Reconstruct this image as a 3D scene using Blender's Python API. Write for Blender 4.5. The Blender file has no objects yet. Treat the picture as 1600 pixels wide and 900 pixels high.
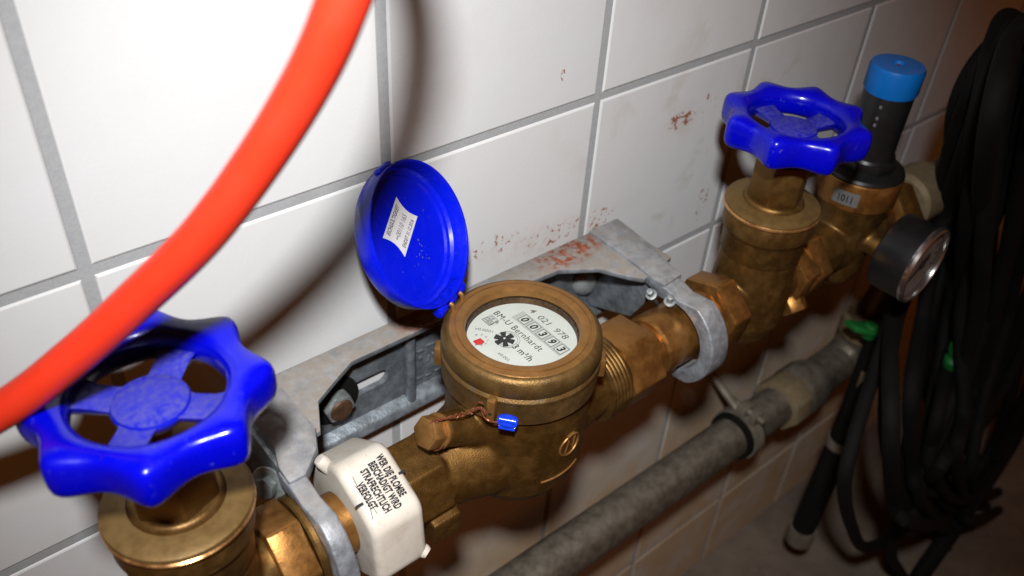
import bpy, bmesh, math, random
from mathutils import Vector, Matrix, noise
random.seed(7)
PI = math.pi
R = math.radians
SC = bpy.context.scene
COL = SC.collection

# ------------------------------------------------------------------ camera
CAM = Vector((-0.0611, -0.3351, 0.2349))
RIGHT = Vector((0.77009, -0.63555, 0.05504))
UP = Vector((0.35943, 0.50355, 0.78565))
FWD = Vector((0.52704, 0.58524, -0.61622))
cam = bpy.data.cameras.new('camera')
cam.sensor_width = 36.0
cam.lens = 31.16
cam.clip_start = 0.01
cam.clip_end = 50
cam.dof.use_dof = True
cam.dof.focus_distance = 0.455
cam.dof.aperture_fstop = 8.5
camo = bpy.data.objects.new('camera', cam)
COL.objects.link(camo)
camo.matrix_world = Matrix(((RIGHT.x, UP.x, -FWD.x, CAM.x), (RIGHT.y, UP.y, -FWD.y, CAM.y),
                            (RIGHT.z, UP.z, -FWD.z, CAM.z), (0, 0, 0, 1)))
SC.camera = camo

# ------------------------------------------------------------------ light: dim warm cellar, flash above the lens
world = bpy.data.worlds.new('World')
SC.world = world
world.use_nodes = True
world.node_tree.nodes['Background'].inputs[0].default_value = (1.0, 0.32, 0.08, 1)
world.node_tree.nodes['Background'].inputs[1].default_value = 0.080
fl = bpy.data.lights.new('camera_flash', 'SPOT')
fl.energy = 22.0
fl.color = (0.97, 0.985, 1.0)
fl.shadow_soft_size = 0.020
fl.spot_size = R(68)
fl.spot_blend = 1.0
flo = bpy.data.objects.new('camera_flash', fl)
COL.objects.link(flo)
flo.location = CAM + UP * 0.108 - RIGHT * 0.003 - FWD * 0.13
AIM = CAM + FWD * 0.50 - UP * 0.018
flo.rotation_euler = (AIM - flo.location).to_track_quat('-Z', 'Y').to_euler()

SC.view_settings.view_transform = 'Standard'
SC.view_settings.look = 'None'
SC.view_settings.exposure = 0
SC.view_settings.gamma = 1
SC.view_settings.use_curve_mapping = False
SC.cycles.max_bounces = 6
SC.cycles.diffuse_bounces = 0
SC.cycles.glossy_bounces = 2


# ------------------------------------------------------------------ materials
class NT:
    def __init__(s, name):
        s.m = bpy.data.materials.new(name)
        s.m.use_nodes = True
        s.t = s.m.node_tree
        s.b = s.t.nodes['Principled BSDF']
        s.out = s.t.nodes['Material Output']
    def n(s, typ, **kw):
        nd = s.t.nodes.new(typ)
        for k, v in kw.items():
            setattr(nd, k, v)
        return nd
    def l(s, a, b):
        s.t.links.new(a, b)
    def val(s, sock, v):
        if hasattr(v, 'is_output'):
            s.l(v, sock)
        else:
            sock.default_value = v
    def coord(s, world_space=False):
        if world_space:
            return s.n('ShaderNodeNewGeometry').outputs['Position']
        return s.n('ShaderNodeTexCoord').outputs['Object']
    def noise(s, scale, detail=4, rough=.6, co=None, dist=0):
        nd = s.n('ShaderNodeTexNoise')
        nd.inputs['Scale'].default_value = scale
        nd.inputs['Detail'].default_value = detail
        nd.inputs['Roughness'].default_value = rough
        nd.inputs['Distortion'].default_value = dist
        s.l(co or s.coord(True), nd.inputs['Vector'])
        return nd.outputs['Fac']
    def ramp(s, fac, p0, p1, v0=0., v1=1.):
        nd = s.n('ShaderNodeMapRange')
        nd.interpolation_type = 'SMOOTHSTEP'
        s.l(fac, nd.inputs[0])
        for i, v in zip((1, 2, 3, 4), (p0, p1, v0, v1)):
            nd.inputs[i].default_value = v
        return nd.outputs[0]
    def math(s, op, a, b=0.0, clamp=False):
        nd = s.n('ShaderNodeMath', operation=op)
        nd.use_clamp = clamp
        s.val(nd.inputs[0], a)
        s.val(nd.inputs[1], b)
        return nd.outputs[0]
    def mix(s, fac, a, b, blend='MIX'):
        nd = s.n('ShaderNodeMix', data_type='RGBA', blend_type=blend)
        s.val(nd.inputs[0], fac)
        s.val(nd.inputs[6], a if hasattr(a, 'is_output') else (*a, 1))
        s.val(nd.inputs[7], b if hasattr(b, 'is_output') else (*b, 1))
        return nd.outputs[2]
    def bump(s, h, strength=.3, dist=.001, base=None):
        nd = s.n('ShaderNodeBump')
        nd.inputs['Strength'].default_value = strength
        nd.inputs['Distance'].default_value = dist
        s.l(h, nd.inputs['Height'])
        if base:
            s.l(base, nd.inputs['Normal'])
        return nd.outputs[0]
    def spot(s, co, centre, radius, stretch=(1, 1, 1)):
        sub = s.n('ShaderNodeVectorMath', operation='SUBTRACT')
        s.l(co, sub.inputs[0])
        sub.inputs[1].default_value = centre
        mul = s.n('ShaderNodeVectorMath', operation='MULTIPLY')
        s.l(sub.outputs[0], mul.inputs[0])
        mul.inputs[1].default_value = stretch
        ln = s.n('ShaderNodeVectorMath', operation='LENGTH')
        s.l(mul.outputs[0], ln.inputs[0])
        return s.ramp(ln.outputs['Value'], 0, radius, 1, 0)
    def set(s, **kw):
        names = dict(col='Base Color', rough='Roughness', metal='Metallic', normal='Normal', coat='Coat Weight',
                     coatr='Coat Roughness', spec='Specular IOR Level', trans='Transmission Weight', sss='Subsurface Weight')
        for k, v in kw.items():
            if k == 'col' and not hasattr(v, 'is_output'):
                v = (*v, 1)
            s.val(s.b.inputs[names[k]], v)
        return s.m


def plain(name, col, rough=.5, metal=0., coat=0., var=.12, scale=60, bump=.15, bscale=300):
    t = NT(name)
    f = t.noise(scale)
    c = t.mix(t.ramp(f, .3, .7), tuple(v * (1 - var) for v in col), tuple(min(1, v * (1 + var)) for v in col))
    return t.set(col=c, rough=rough, metal=metal, coat=coat, normal=t.bump(t.noise(bscale, 3), bump, .0004))


def m_tile():
    t = NT('white_glazed_tile')
    co = t.coord(True)
    oi = t.n('ShaderNodeObjectInfo')
    base = t.mix(oi.outputs['Random'], (.79, .79, .79), (.84, .84, .83))
    # grime film in large faint patches
    film = t.ramp(t.noise(9, 5, .65, co), .52, .8, 0, .16)
    base = t.mix(film, base, (.52, .45, .36))
    # scattered tiny dark specks
    v = t.n('ShaderNodeTexVoronoi')
    v.inputs['Scale'].default_value = 42
    t.l(co, v.inputs['Vector'])
    pick = t.ramp(t.n('ShaderNodeSeparateColor').outputs[0], 0, 1)
    sep = t.n('ShaderNodeSeparateColor')
    t.l(v.outputs['Color'], sep.inputs[0])
    speck = t.math('MULTIPLY', t.ramp(v.outputs['Distance'], .018, .03, 1, 0), t.ramp(sep.outputs[0], .86, .88))
    base = t.mix(t.math('MULTIPLY', speck, .8), base, (.12, .09, .06))
    # rust splashes above the bracket and beside the right valve
    n1 = t.noise(260, 5, .62, co)
    n2 = t.noise(75, 4, .6, co)
    n3 = t.noise(150, 5, .7, co, 1.2)
    splash = None
    for c, r, st, lo, gate in (((.222, 0, -.0775), .034, (.8, 1, 3.0), .555, 1), ((.272, 0, -.0885), .04, (.9, 1, 3.0), .55, 1),
                               ((.3825, 0, -.0390), .016, (.75, 1, 1.7), .40, 0), ((.403, 0, -.034), .026, (.8, 1, 2.4), .60, 0),
                               ((.4086, 0, -.0280), .0035, (1.6, 1, .9), .40, 0), ((.2682, 0, .0226), .0045, (2.0, 1, .8), .48, 0),
                               ((.4285, 0, -.120), .022, (2.4, 1, .8), .56, 0), ((.314, 0, -.092), .02, (1, 1, 1.6), .55, 0)):
        sp = t.spot(co, c, r, st)
        k = t.math('MULTIPLY', t.ramp(n3 if (lo == .40) else n1, lo if lo != .40 else .5, (lo if lo != .40 else .5) + .05), t.ramp(sp, .12, .45))
        if gate:
            k = t.math('MULTIPLY', k, t.ramp(n2, .42, .56))
        splash = k if splash is None else t.math('MAXIMUM', splash, k)
    halo = t.math('MULTIPLY', t.math('MAXIMUM', t.spot(co, (.27, 0, -.09), .07, (.7, 1, 3)), t.spot(co, (.3825, 0, -.041), .022, (.8, 1, 1))), t.ramp(t.noise(45, 5, .7, co), .3, .7))
    base = t.mix(t.math('MULTIPLY', halo, .28), base, (.55, .36, .22))
    base = t.mix(t.math('MULTIPLY', splash, .9), base, (.36, .085, .025))
    # yellow-brown drip marks low on the wall
    low = t.math('MULTIPLY', t.ramp(t.noise(22, 4, .6, co, .6), .56, .7), t.spot(co, (.42, 0, -.1), .22))
    base = t.mix(t.math('MULTIPLY', low, .38), base, (.5, .38, .22))
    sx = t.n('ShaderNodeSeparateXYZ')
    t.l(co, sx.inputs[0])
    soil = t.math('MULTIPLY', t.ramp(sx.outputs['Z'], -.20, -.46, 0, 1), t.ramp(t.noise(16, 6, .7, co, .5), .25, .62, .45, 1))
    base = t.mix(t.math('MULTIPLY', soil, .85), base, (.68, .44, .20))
    bm = t.bump(t.noise(420, 2, .5, co), .10, .0004)
    bm = t.bump(t.noise(28, 2, .5, co), .12, .002, bm)
    return t.set(col=base, rough=t.ramp(t.noise(40, 4), .3, .8, .24, .42), spec=.35, normal=bm)


def m_grout():
    t = NT('grey_cement_grout')
    c = t.mix(t.ramp(t.noise(500, 3), .3, .7), (.42, .43, .44), (.47, .475, .48))
    c = t.mix(t.ramp(t.noise(14, 4), .5, .8, 0, .35), c, (.30, .26, .21))
    return t.set(col=c, rough=.95, normal=t.bump(t.noise(900, 3), .3, .0006))


def m_brass(name, col, metal=.55, rough=.36, dirt=.4, dirtcol=(.075, .05, .025), patina=0., cast=.35, cscale=750):
    t = NT(name)
    a = t.noise(75, 6, .68)
    b = t.noise(170, 5, .6)
    c = t.mix(t.ramp(b, .3, .7), tuple(v * .90 for v in col), tuple(min(1, v * 1.10) for v in col))
    d = t.ramp(a, .46, .80, 0, dirt * .7)
    c = t.mix(d, c, dirtcol)
    if patina:
        c = t.mix(t.ramp(t.noise(80, 6, .7), .56, .74, 0, patina), c, (.10, .16, .17))
    r = t.math('ADD', t.ramp(b, .3, .7, rough - .05, rough + .1), t.math('MULTIPLY', d, .3))
    nb = t.bump(t.noise(cscale, 3, .55), cast, .0004)
    return t.set(col=c, rough=r, metal=t.ramp(a, .42, .75, metal, metal * .6), normal=nb)


def m_blue(name, col, dust=0., rough=.24):
    t = NT(name)
    c = t.mix(t.ramp(t.noise(50, 4), .3, .7), tuple(v * .9 for v in col), col)
    r = rough
    if dust:
        g = t.n('ShaderNodeNewGeometry')
        sx = t.n('ShaderNodeSeparateXYZ')
        t.l(g.outputs['Normal'], sx.inputs[0])
        k = t.math('MULTIPLY', t.ramp(sx.outputs['Z'], .5, .95), t.ramp(t.noise(340, 6, .75), .34, .66, .12, 1))
        k = t.math('MULTIPLY', k, dust)
        c = t.mix(k, c, (.15, .14, .24))
        r = t.ramp(k, 0, .5, rough, .8)
    else:
        sc = t.math('MULTIPLY', t.ramp(t.noise(190, 6, .75), .64, .72), .55)
        c = t.mix(sc, c, (.20, .20, .34))
        r = t.ramp(t.noise(70, 5, .7), .35, .75, rough * .8, rough * 1.7)
    return t.set(col=c, rough=r, spec=.42, coat=.12 if not dust else .03, coatr=.10, normal=t.bump(t.noise(110, 2), .08, .001))


def m_zinc(name, rust=0., dusty=0., base=(.36, .39, .42)):
    t = NT(name)
    co = t.coord(True)
    c = t.mix(t.ramp(t.noise(120, 5, .65, co), .35, .68), tuple(v * .72 for v in base), tuple(v * 1.22 for v in base))
    metal = .55
    if dusty:
        g = t.n('ShaderNodeNewGeometry')
        sx = t.n('ShaderNodeSeparateXYZ')
        t.l(g.outputs['Normal'], sx.inputs[0])
        k = t.math('MULTIPLY', t.ramp(sx.outputs['Z'], .55, .9), t.ramp(t.noise(90, 6, .7, co), .3, .62, .35, 1))
        k = t.math('MULTIPLY', k, dusty)
        c = t.mix(k, c, (.36, .30, .245))
        metal = t.ramp(k, 0, .6, .55, .0)
        pits = t.ramp(t.noise(420, 4, .7, co), .66, .72, 0, .8)
        c = t.mix(t.math('MULTIPLY', pits, k), c, (.12, .075, .05))
    if rust:
        a = t.noise(150, 6, .7, co)
        sp = t.math('MAXIMUM', t.spot(co, (.280, -.008, -.1), .045, (1, 2.2, 1)),
                    t.math('MULTIPLY', t.spot(co, (.165, -.004, -.1), .03), .8))
        k = t.math('MULTIPLY', t.ramp(a, .42, .58), t.ramp(sp, .1, .65))
        k = t.math('MAXIMUM', k, t.ramp(t.noise(210, 5, .7, co), .67, .72, 0, .75))
        c = t.mix(t.math('MULTIPLY', k, rust), c, t.mix(t.ramp(t.noise(300, 3), .35, .65), (.48, .085, .018), (.26, .07, .025)))
    nb = t.bump(t.noise(420, 4, .6, co), .35, .0006)
    nb = t.bump(t.noise(85, 3, .5, co), .4, .0018, nb)
    return t.set(col=c, rough=t.ramp(t.noise(140, 4), .3, .7, .38, .6), metal=metal, normal=nb)


def m_glass():
    t = NT('clear_window_glass')
    tr = t.n('ShaderNodeBsdfTransparent')
    tr.inputs[0].default_value = (.96, .97, .96, 1)
    gl = t.n('ShaderNodeBsdfGlossy')
    gl.inputs['Roughness'].default_value = .06
    lw = t.n('ShaderNodeLayerWeight')
    lw.inputs[0].default_value = .5
    fr = t.n('ShaderNodeMapRange')
    t.l(t.math('POWER', lw.outputs['Facing'], 4.0), fr.inputs[0])
    fr.inputs[3].default_value = .02
    fr.inputs[4].default_value = .5
    mx = t.n('ShaderNodeMixShader')
    t.l(fr.outputs[0], mx.inputs[0])
    t.l(tr.outputs[0], mx.inputs[1])
    t.l(gl.outputs[0], mx.inputs[2])
    t.l(mx.outputs[0], t.out.inputs[0])
    return t.m


def m_floor():
    t = NT('dusty_concrete_floor')
    co = t.coord(True)
    c = t.mix(t.ramp(t.noise(7, 6, .65, co), .35, .65), (.16, .12, .09), (.27, .21, .16))
    c = t.mix(t.ramp(t.noise(60, 5, .7, co), .6, .72, 0, .7), c, (.08, .06, .045))
    return t.set(col=c, rough=.9, normal=t.bump(t.noise(120, 5, .65, co), .5, .003))


def m_white_plastic():
    t = NT('soiled_white_plastic')
    co = t.coord(True)
    c = t.mix(t.ramp(t.noise(60, 5, .65, co), .45, .75, 0, .55), (.78, .71, .61), (.50, .39, .29))
    c = t.mix(t.ramp(t.noise(330, 5, .7, co), .62, .7, 0, .4), c, (.3, .23, .18))
    return t.set(col=c, rough=.42, spec=.4, normal=t.bump(t.noise(500, 3, .6, co), .15, .0004))


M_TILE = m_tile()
M_GROUT = m_grout()
M_FLOOR = m_floor()
M_RING = m_brass('worn_brass_ring', (.34, .165, .048), .62, .40, .2, (.16, .085, .035), .0, .3)
M_BODY = m_brass('cast_brass_body', (.165, .080, .017), .78, .48, .22, (.10, .06, .022), .10, .55, 1100)
M_SKIRT = m_brass('patinated_brass_skirt', (.195, .110, .034), .72, .46, .30, (.12, .08, .04), .55, .55, 1100)
M_VALVE = m_brass('dull_valve_brass', (.185, .097, .026), .80, .42, .24, (.09, .06, .03), .0, .25)
M_DISC = m_brass('dusty_bonnet_brass', (.22, .130, .042), .5, .46, .22, (.16, .105, .055), .0, .2)
M_NUT = m_brass('bright_brass_nut', (.36, .165, .042), .80, .33, .22, (.16, .07, .02), .0, .2)
M_RIM = m_brass('polished_brass_edge', (.75, .40, .15), .9, .22, .1, (.2, .1, .04), 0, .1)
M_BLUE = m_blue('glossy_blue_enamel', (.0005, .002, .60))
M_BLUED = m_blue('dusty_blue_enamel', (.006, .010, .50), .45, .3)
M_LID = m_blue('blue_lid_plastic', (.0005, .010, .78), 0, .30)
M_SEAL = m_blue('blue_seal_plastic', (.01, .06, .85), 0, .2)
M_CAP = m_blue('sky_blue_plastic', (.005, .20, .72), .35, .38)
M_BLACK = plain('black_plastic', (.011, .011, .012), .38, 0, 0, .2, 80, .1)
M_RUBBER = plain('black_rubber', (.0062, .0058, .0052), .82, 0, 0, .3, 40, .25, 500)
M_RED = NT('orange_red_rubber')
_c = M_RED.mix(M_RED.ramp(M_RED.noise(220, 5, .7), .62, .74, 0, .22), (.80, .040, .014), (.42, .045, .02))
M_RED = M_RED.set(col=_c, rough=M_RED.ramp(M_RED.noise(90, 4), .3, .7, .34, .5), normal=M_RED.bump(M_RED.noise(300, 3), .12, .0005))
M_ZINC = m_zinc('dusty_galvanised_steel', 1.0, .9)
M_ZARM = m_zinc('galvanised_casting', .25, .55, (.40, .43, .47))
M_ZIN2 = m_zinc('galvanised_channel', 0, 0, (.26, .29, .315))
M_BOLT = m_zinc('zinc_bolt', 0, 0, (.40, .43, .42))
M_RBOLT = plain('rusty_bolt_end', (.13, .065, .035), .6, .4, 0, .3, 200, .5)
M_PIPE = m_zinc('old_galvanised_pipe', .0, .3, (.185, .160, .120))
M_GLASS = m_glass()
M_WHITE = m_white_plastic()
M_PAPER = plain('white_paper', (.80, .78, .80), .7, 0, 0, .05, 80, .05)
M_DIAL = plain('ivory_dial', (.80, .80, .75), .5, 0, 0, .04, 60, .03)
M_DIALB = plain('grey_dial_field', (.58, .59, .55), .5, 0, 0, .04, 60, .03)
M_INK = plain('black_ink', (.012, .012, .014), .5, 0, 0, .1, 60, .03)
M_GINK = plain('grey_ink', (.17, .17, .165), .55, 0, 0, .1, 60, .03)
M_REDP = plain('red_pointer_plastic', (.75, .02, .015), .4, 0, 0, .05, 60, .03)
M_COPPER = plain('copper_wire', (.30, .10, .05), .4, .6, 0, .3, 900, .3)
M_DARK = plain('dark_gap', (.02, .014, .01), .8, 0, 0, .2, 60, .1)
M_GRIME = plain('grimy_inner_band', (.09, .05, .025), .6, .3, 0, .5, 400, .6, 900)
M_GREEN = plain('green_plastic', (.010, .17, .03), .5, 0, 0, .15, 60, .1)
M_TAG = plain('silver_tag', (.24, .25, .24), .4, .3, 0, .1, 60, .05)
M_CHROME = plain('chrome_bezel', (.65, .63, .62), .22, .95, 0, .05, 60, .02)
M_CLAMP = plain('dull_zinc_clamp', (.24, .21, .16), .55, .3, 0, .2, 90, .2)
M_TAN = m_brass('limed_brass', (.30, .225, .13), .3, .5, .3, (.2, .14, .08), 0, .3)


M_RUBBER.node_tree.nodes['Principled BSDF'].inputs['Specular IOR Level'].default_value = .22


# ------------------------------------------------------------------ mesh helpers
def frame(o, zdir, xh=(0, 0, 1)):
    z = Vector(zdir).normalized()
    x = Vector(xh)
    x = x - z * x.dot(z)
    if x.length < 1e-6:
        x = Vector((1, 0, 0)) - z * z.x
    x.normalize()
    y = z.cross(x)
    return Matrix(((x.x, y.x, z.x, o[0]), (x.y, y.y, z.y, o[1]), (x.z, y.z, z.z, o[2]), (0, 0, 0, 1)))


def T(x, y, z):
    return Matrix.Translation((x, y, z))


class MB:
    def __init__(s):
        s.v = []
        s.f = []
    def add(s, vs, fs, M=None):
        o = len(s.v)
        for v in vs:
            v = Vector(v)
            s.v.append(M @ v if M else v)
        s.f += [tuple(i + o for i in f) for f in fs]
        return s
    def box(s, c, d, M=None):
        x, y, z = (k / 2 for k in d)
        vs = [(c[0] + a * x, c[1] + b * y, c[2] + e * z) for a in (-1, 1) for b in (-1, 1) for e in (-1, 1)]
        return s.add(vs, [(0, 1, 3, 2), (4, 6, 7, 5), (0, 4, 5, 1), (2, 3, 7, 6), (0, 2, 6, 4), (1, 5, 7, 3)], M)
    def lathe(s, prof, M=None, n=64, a0=0., fn=None):
        vs, fs, rows = [], [], []
        for r, z in prof:
            if r < 1e-7:
                rows.append([len(vs)])
                vs.append((0, 0, z))
            else:
                rows.append(list(range(len(vs), len(vs) + n)))
                for i in range(n):
                    a = a0 + 2 * PI * i / n
                    k = fn(a, r, z) if fn else r
                    vs.append((k * math.cos(a), k * math.sin(a), z))
        for A, B in zip(rows, rows[1:]):
            for i in range(n):
                j = (i + 1) % n
                if len(A) == 1 and len(B) == 1:
                    continue
                if len(A) == 1:
                    fs.append((A[0], B[j], B[i]))
                elif len(B) == 1:
                    fs.append((A[i], A[j], B[0]))
                else:
                    fs.append((A[i], A[j], B[j], B[i]))
        if len(rows[0]) > 1:
            fs.append(tuple(reversed(rows[0])))
        if len(rows[-1]) > 1:
            fs.append(tuple(rows[-1]))
        return s.add(vs, fs, M)
    def closed(s, prof, M=None, n=64):
        """a ring: closed (r,z) section turned round the axis"""
        vs, fs, m = [], [], len(prof)
        for i in range(n):
            a = 2 * PI * i / n
            for r, z in prof:
                vs.append((r * math.cos(a), r * math.sin(a), z))
        for i in range(n):
            j = (i + 1) % n
            for k in range(m):
                l = (k + 1) % m
                fs.append((i * m + k, j * m + k, j * m + l, i * m + l))
        return s.add(vs, fs, M)
    def extrude(s, poly, h0, h1, M=None):
        n = len(poly)
        vs = [(x, y, h0) for x, y in poly] + [(x, y, h1) for x, y in poly]
        fs = [tuple(reversed(range(n))), tuple(range(n, 2 * n))]
        for i in range(n):
            j = (i + 1) % n
            fs.append((i, j, n + j, n + i))
        return s.add(vs, fs, M)
    def prism(s, n, r, h0, h1, M=None, a0=0.):
        return s.extrude([(r * math.cos(a0 + 2 * PI * i / n), r * math.sin(a0 + 2 * PI * i / n)) for i in range(n)], h0, h1, M)
    def tube(s, pts, r, n=12, closed=False):
        pts = [Vector(p) for p in pts]
        m = len(pts)
        vs, fs = [], []
        t0 = (pts[1] - pts[0]).normalized()
        u = t0.orthogonal().normalized()
        for i, p in enumerate(pts):
            if closed:
                t = (pts[(i + 1) % m] - pts[i - 1]).normalized()
            else:
                t = (pts[min(i + 1, m - 1)] - pts[max(i - 1, 0)]).normalized()
            u = (u - t * u.dot(t)).normalized()
            w = t.cross(u)
            rr = r(i / (m - 1)) if callable(r) else r
            for k in range(n):
                a = 2 * PI * k / n
                vs.append(p + (u * math.cos(a) + w * math.sin(a)) * rr)
        for i in range(m if closed else m - 1):
            j = (i + 1) % m
            for k in range(n):
                l = (k + 1) % n
                fs.append((i * n + k, i * n + l, j * n + l, j * n + k))
        if not closed:
            fs.append(tuple(reversed(range(n))))
            fs.append(tuple(range((m - 1) * n, m * n)))
        return s.add(vs, fs)
    def build(s, name, mat, parent=None, bevel=0., seg=2, ang=32, remesh=0., smooth=0, tris=False):
        me = bpy.data.meshes.new(name)
        me.from_pydata([tuple(v) for v in s.v], [], s.f)
        bm = bmesh.new()
        bm.from_mesh(me)
        bmesh.ops.recalc_face_normals(bm, faces=bm.faces)
        if bevel:
            ed = [e for e in bm.edges if len(e.link_faces) == 2 and e.calc_face_angle(0) > R(28)]
            bmesh.ops.bevel(bm, geom=ed, offset=bevel, segments=seg, profile=.5, affect='EDGES', clamp_overlap=True)
        bm.to_mesh(me)
        bm.free()
        ob = bpy.data.objects.new(name, me)
        COL.objects.link(ob)
        if remesh:
            md = ob.modifiers.new('r', 'REMESH')
            md.mode = 'VOXEL'
            md.voxel_size = remesh
            if smooth:
                ms = ob.modifiers.new('s', 'SMOOTH')
                ms.factor = .5
                ms.iterations = smooth
            dg = bpy.context.evaluated_depsgraph_get()
            new = bpy.data.meshes.new_from_object(ob.evaluated_get(dg))
            ob.modifiers.clear()
            ob.data = new
            bpy.data.meshes.remove(me)
            me = new
            me.name = name
        me.polygons.foreach_set('use_smooth', [True] * len(me.polygons))
        if not remesh:
            me.set_sharp_from_angle(angle=R(ang))
        me.materials.clear()
        me.materials.append(mat)
        if parent:
            ob.parent = parent
            ob.matrix_parent_inverse = parent.matrix_world.inverted() if False else Matrix.Translation(-parent.location)
        return ob


def tag(o, label, cat, group=None):
    o['label'] = label
    o['category'] = cat
    if group:
        o['group'] = group
    return o


def thing(name, loc, label, cat, group=None):
    o = bpy.data.objects.new(name, None)
    o.empty_display_size = .01
    COL.objects.link(o)
    o.location = loc
    return tag(o, label, cat, group)


def part(o, name, mat, parent):
    pass


def text(name, body, size, M, mat, parent, bold=0., sx=1., shear=0., align='LEFT', space=1.):
    cu = bpy.data.curves.new(name, 'FONT')
    cu.body = body
    cu.size = 1.0
    cu.shear = shear
    cu.offset = bold
    cu.align_x = align
    cu.space_character = space
    cu.resolution_u = 3
    tmp = bpy.data.objects.new(name + '_t', cu)
    COL.objects.link(tmp)
    dg = bpy.context.evaluated_depsgraph_get()
    me = bpy.data.meshes.new_from_object(tmp.evaluated_get(dg))
    bpy.data.objects.remove(tmp)
    bpy.data.curves.remove(cu)
    me.name = name
    me.transform(M @ Matrix.Diagonal((size * sx, size, size, 1)))
    me.materials.clear()
    me.materials.append(mat)
    ob = bpy.data.objects.new(name, me)
    COL.objects.link(ob)
    ob.parent = parent
    pl = Vector((0, 0, 0))
    q = parent
    ob.matrix_parent_inverse = Matrix.Translation(-wloc(parent))
    return ob


def wloc(o):
    v = Vector((0, 0, 0))
    while o:
        v += o.location
        if o.parent:
            v += o.matrix_parent_inverse.translation
        o = o.parent
    return v


_b0 = MB.build
def _b(s, name, mat, parent=None, **kw):
    ob = _b0(s, name, mat, None, **kw)
    if parent:
        ob.parent = parent
        ob.matrix_parent_inverse = Matrix.Translation(-wloc(parent))
    return ob
MB.build = _b


def spline(pts, n=12, closed=False):
    pts = [Vector(p) for p in pts]
    out = []
    m = len(pts)
    rng = range(m) if closed else range(m - 1)
    for i in rng:
        if closed:
            p0, p1, p2, p3 = pts[i - 1], pts[i], pts[(i + 1) % m], pts[(i + 2) % m]
        else:
            p0, p1, p2, p3 = pts[max(i - 1, 0)], pts[i], pts[i + 1], pts[min(i + 2, m - 1)]
        for k in range(n):
            t = k / n
            out.append(.5 * ((2 * p1) + (p2 - p0) * t + (2 * p0 - 5 * p1 + 4 * p2 - p3) * t * t + (3 * p1 - p0 - 3 * p2 + p3) * t ** 3))
    if not closed:
        out.append(pts[-1])
    return out


def arc(cx, cy, r, a0, a1, n):
    return [(cx + r * math.cos(R(a0 + (a1 - a0) * i / n)), cy + r * math.sin(R(a0 + (a1 - a0) * i / n))) for i in range(n + 1)]


# ------------------------------------------------------------------ the setting: tiled wall and floor
FZ = -.727
w = MB()
w.box((.75, .031, -.1), (2.4, .06, 1.30))
wall = w.build('wall', M_GROUT)
wall['kind'] = 'structure'
PITCH, GAP = .15, .0053


def tile_mesh(w, h):
    m = MB()
    a, b = w / 2, h / 2
    rings = [(0, .004), (0, -.0000 + .0011), (.0004, .0004), (.0013, 0.0)]
    vs, fs = [], []
    for ins, y in rings:
        vs += [(-a + ins, y, -b + ins), (a - ins, y, -b + ins), (a - ins, y, b - ins), (-a + ins, y, b - ins)]
    for k in range(3):
        for i in range(4):
            j = (i + 1) % 4
            fs.append((k * 4 + i, k * 4 + j, k * 4 + 4 + j, k * 4 + 4 + i))
    fs.append((12, 13, 14, 15))
    m.add(vs, fs)
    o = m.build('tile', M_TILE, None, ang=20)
    return o


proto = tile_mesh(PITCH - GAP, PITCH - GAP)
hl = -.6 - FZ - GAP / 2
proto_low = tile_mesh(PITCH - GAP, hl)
first = {0: True, 1: True}
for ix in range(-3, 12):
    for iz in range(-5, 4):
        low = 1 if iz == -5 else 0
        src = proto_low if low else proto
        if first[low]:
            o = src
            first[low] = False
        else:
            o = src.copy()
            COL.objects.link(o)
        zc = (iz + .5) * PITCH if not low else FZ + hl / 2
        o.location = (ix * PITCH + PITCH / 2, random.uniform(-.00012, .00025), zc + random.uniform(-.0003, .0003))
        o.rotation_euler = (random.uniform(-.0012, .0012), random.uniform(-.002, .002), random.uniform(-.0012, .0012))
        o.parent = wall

f = MB()
nx, ny = 40, 24
vs = [(-.6 + 2.6 * i / nx, .005 - 1.3 * j / ny, FZ + .004 * noise.noise(Vector((i * .7, j * .7, 3)))) for j in range(ny + 1) for i in range(nx + 1)]
f.add(vs, [(j * (nx + 1) + i, j * (nx + 1) + i + 1, (j + 1) * (nx + 1) + i + 1, (j + 1) * (nx + 1) + i) for j in range(ny) for i in range(nx)])
floor = f.build('floor', M_FLOOR)
floor['kind'] = 'structure'

# ------------------------------------------------------------------ pipe line
AY, AZ = -.083, -.131
def AX(x):      # local z along world +x, origin on the pipe axis
    return frame((x, AY, AZ), (1, 0, 0), (0, 0, 1))


def hexnut(mb, x0, x1, r, a0=PI / 6, ch=.0016):
    return mb.prism(6, r, x0, x1, AX(0), a0)


# --- bracket ---------------------------------------------------------------
br = thing('meter_bracket', (.19, 0, -.1), 'galvanised steel bracket screwed to the tiles behind the brass water meter', 'bracket')
ZT = -.100
# dusty top flange with its gussets
tf = MB()
poly = [(.050, .0), (.332, .0), (.332, -.052), (.3005, -.058), (.294, -.050), (.284, -.033), (.262, -.0195), (.2, -.0158),
        (.1126, -.0155), (.097, -.0235), (.0832, -.031), (.0735, -.050), (.050, -.050)]
tf.extrude(poly, ZT - .0042, ZT - .0006)
tf.build('top_flange', M_ZINC, br, bevel=.0007)
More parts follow.
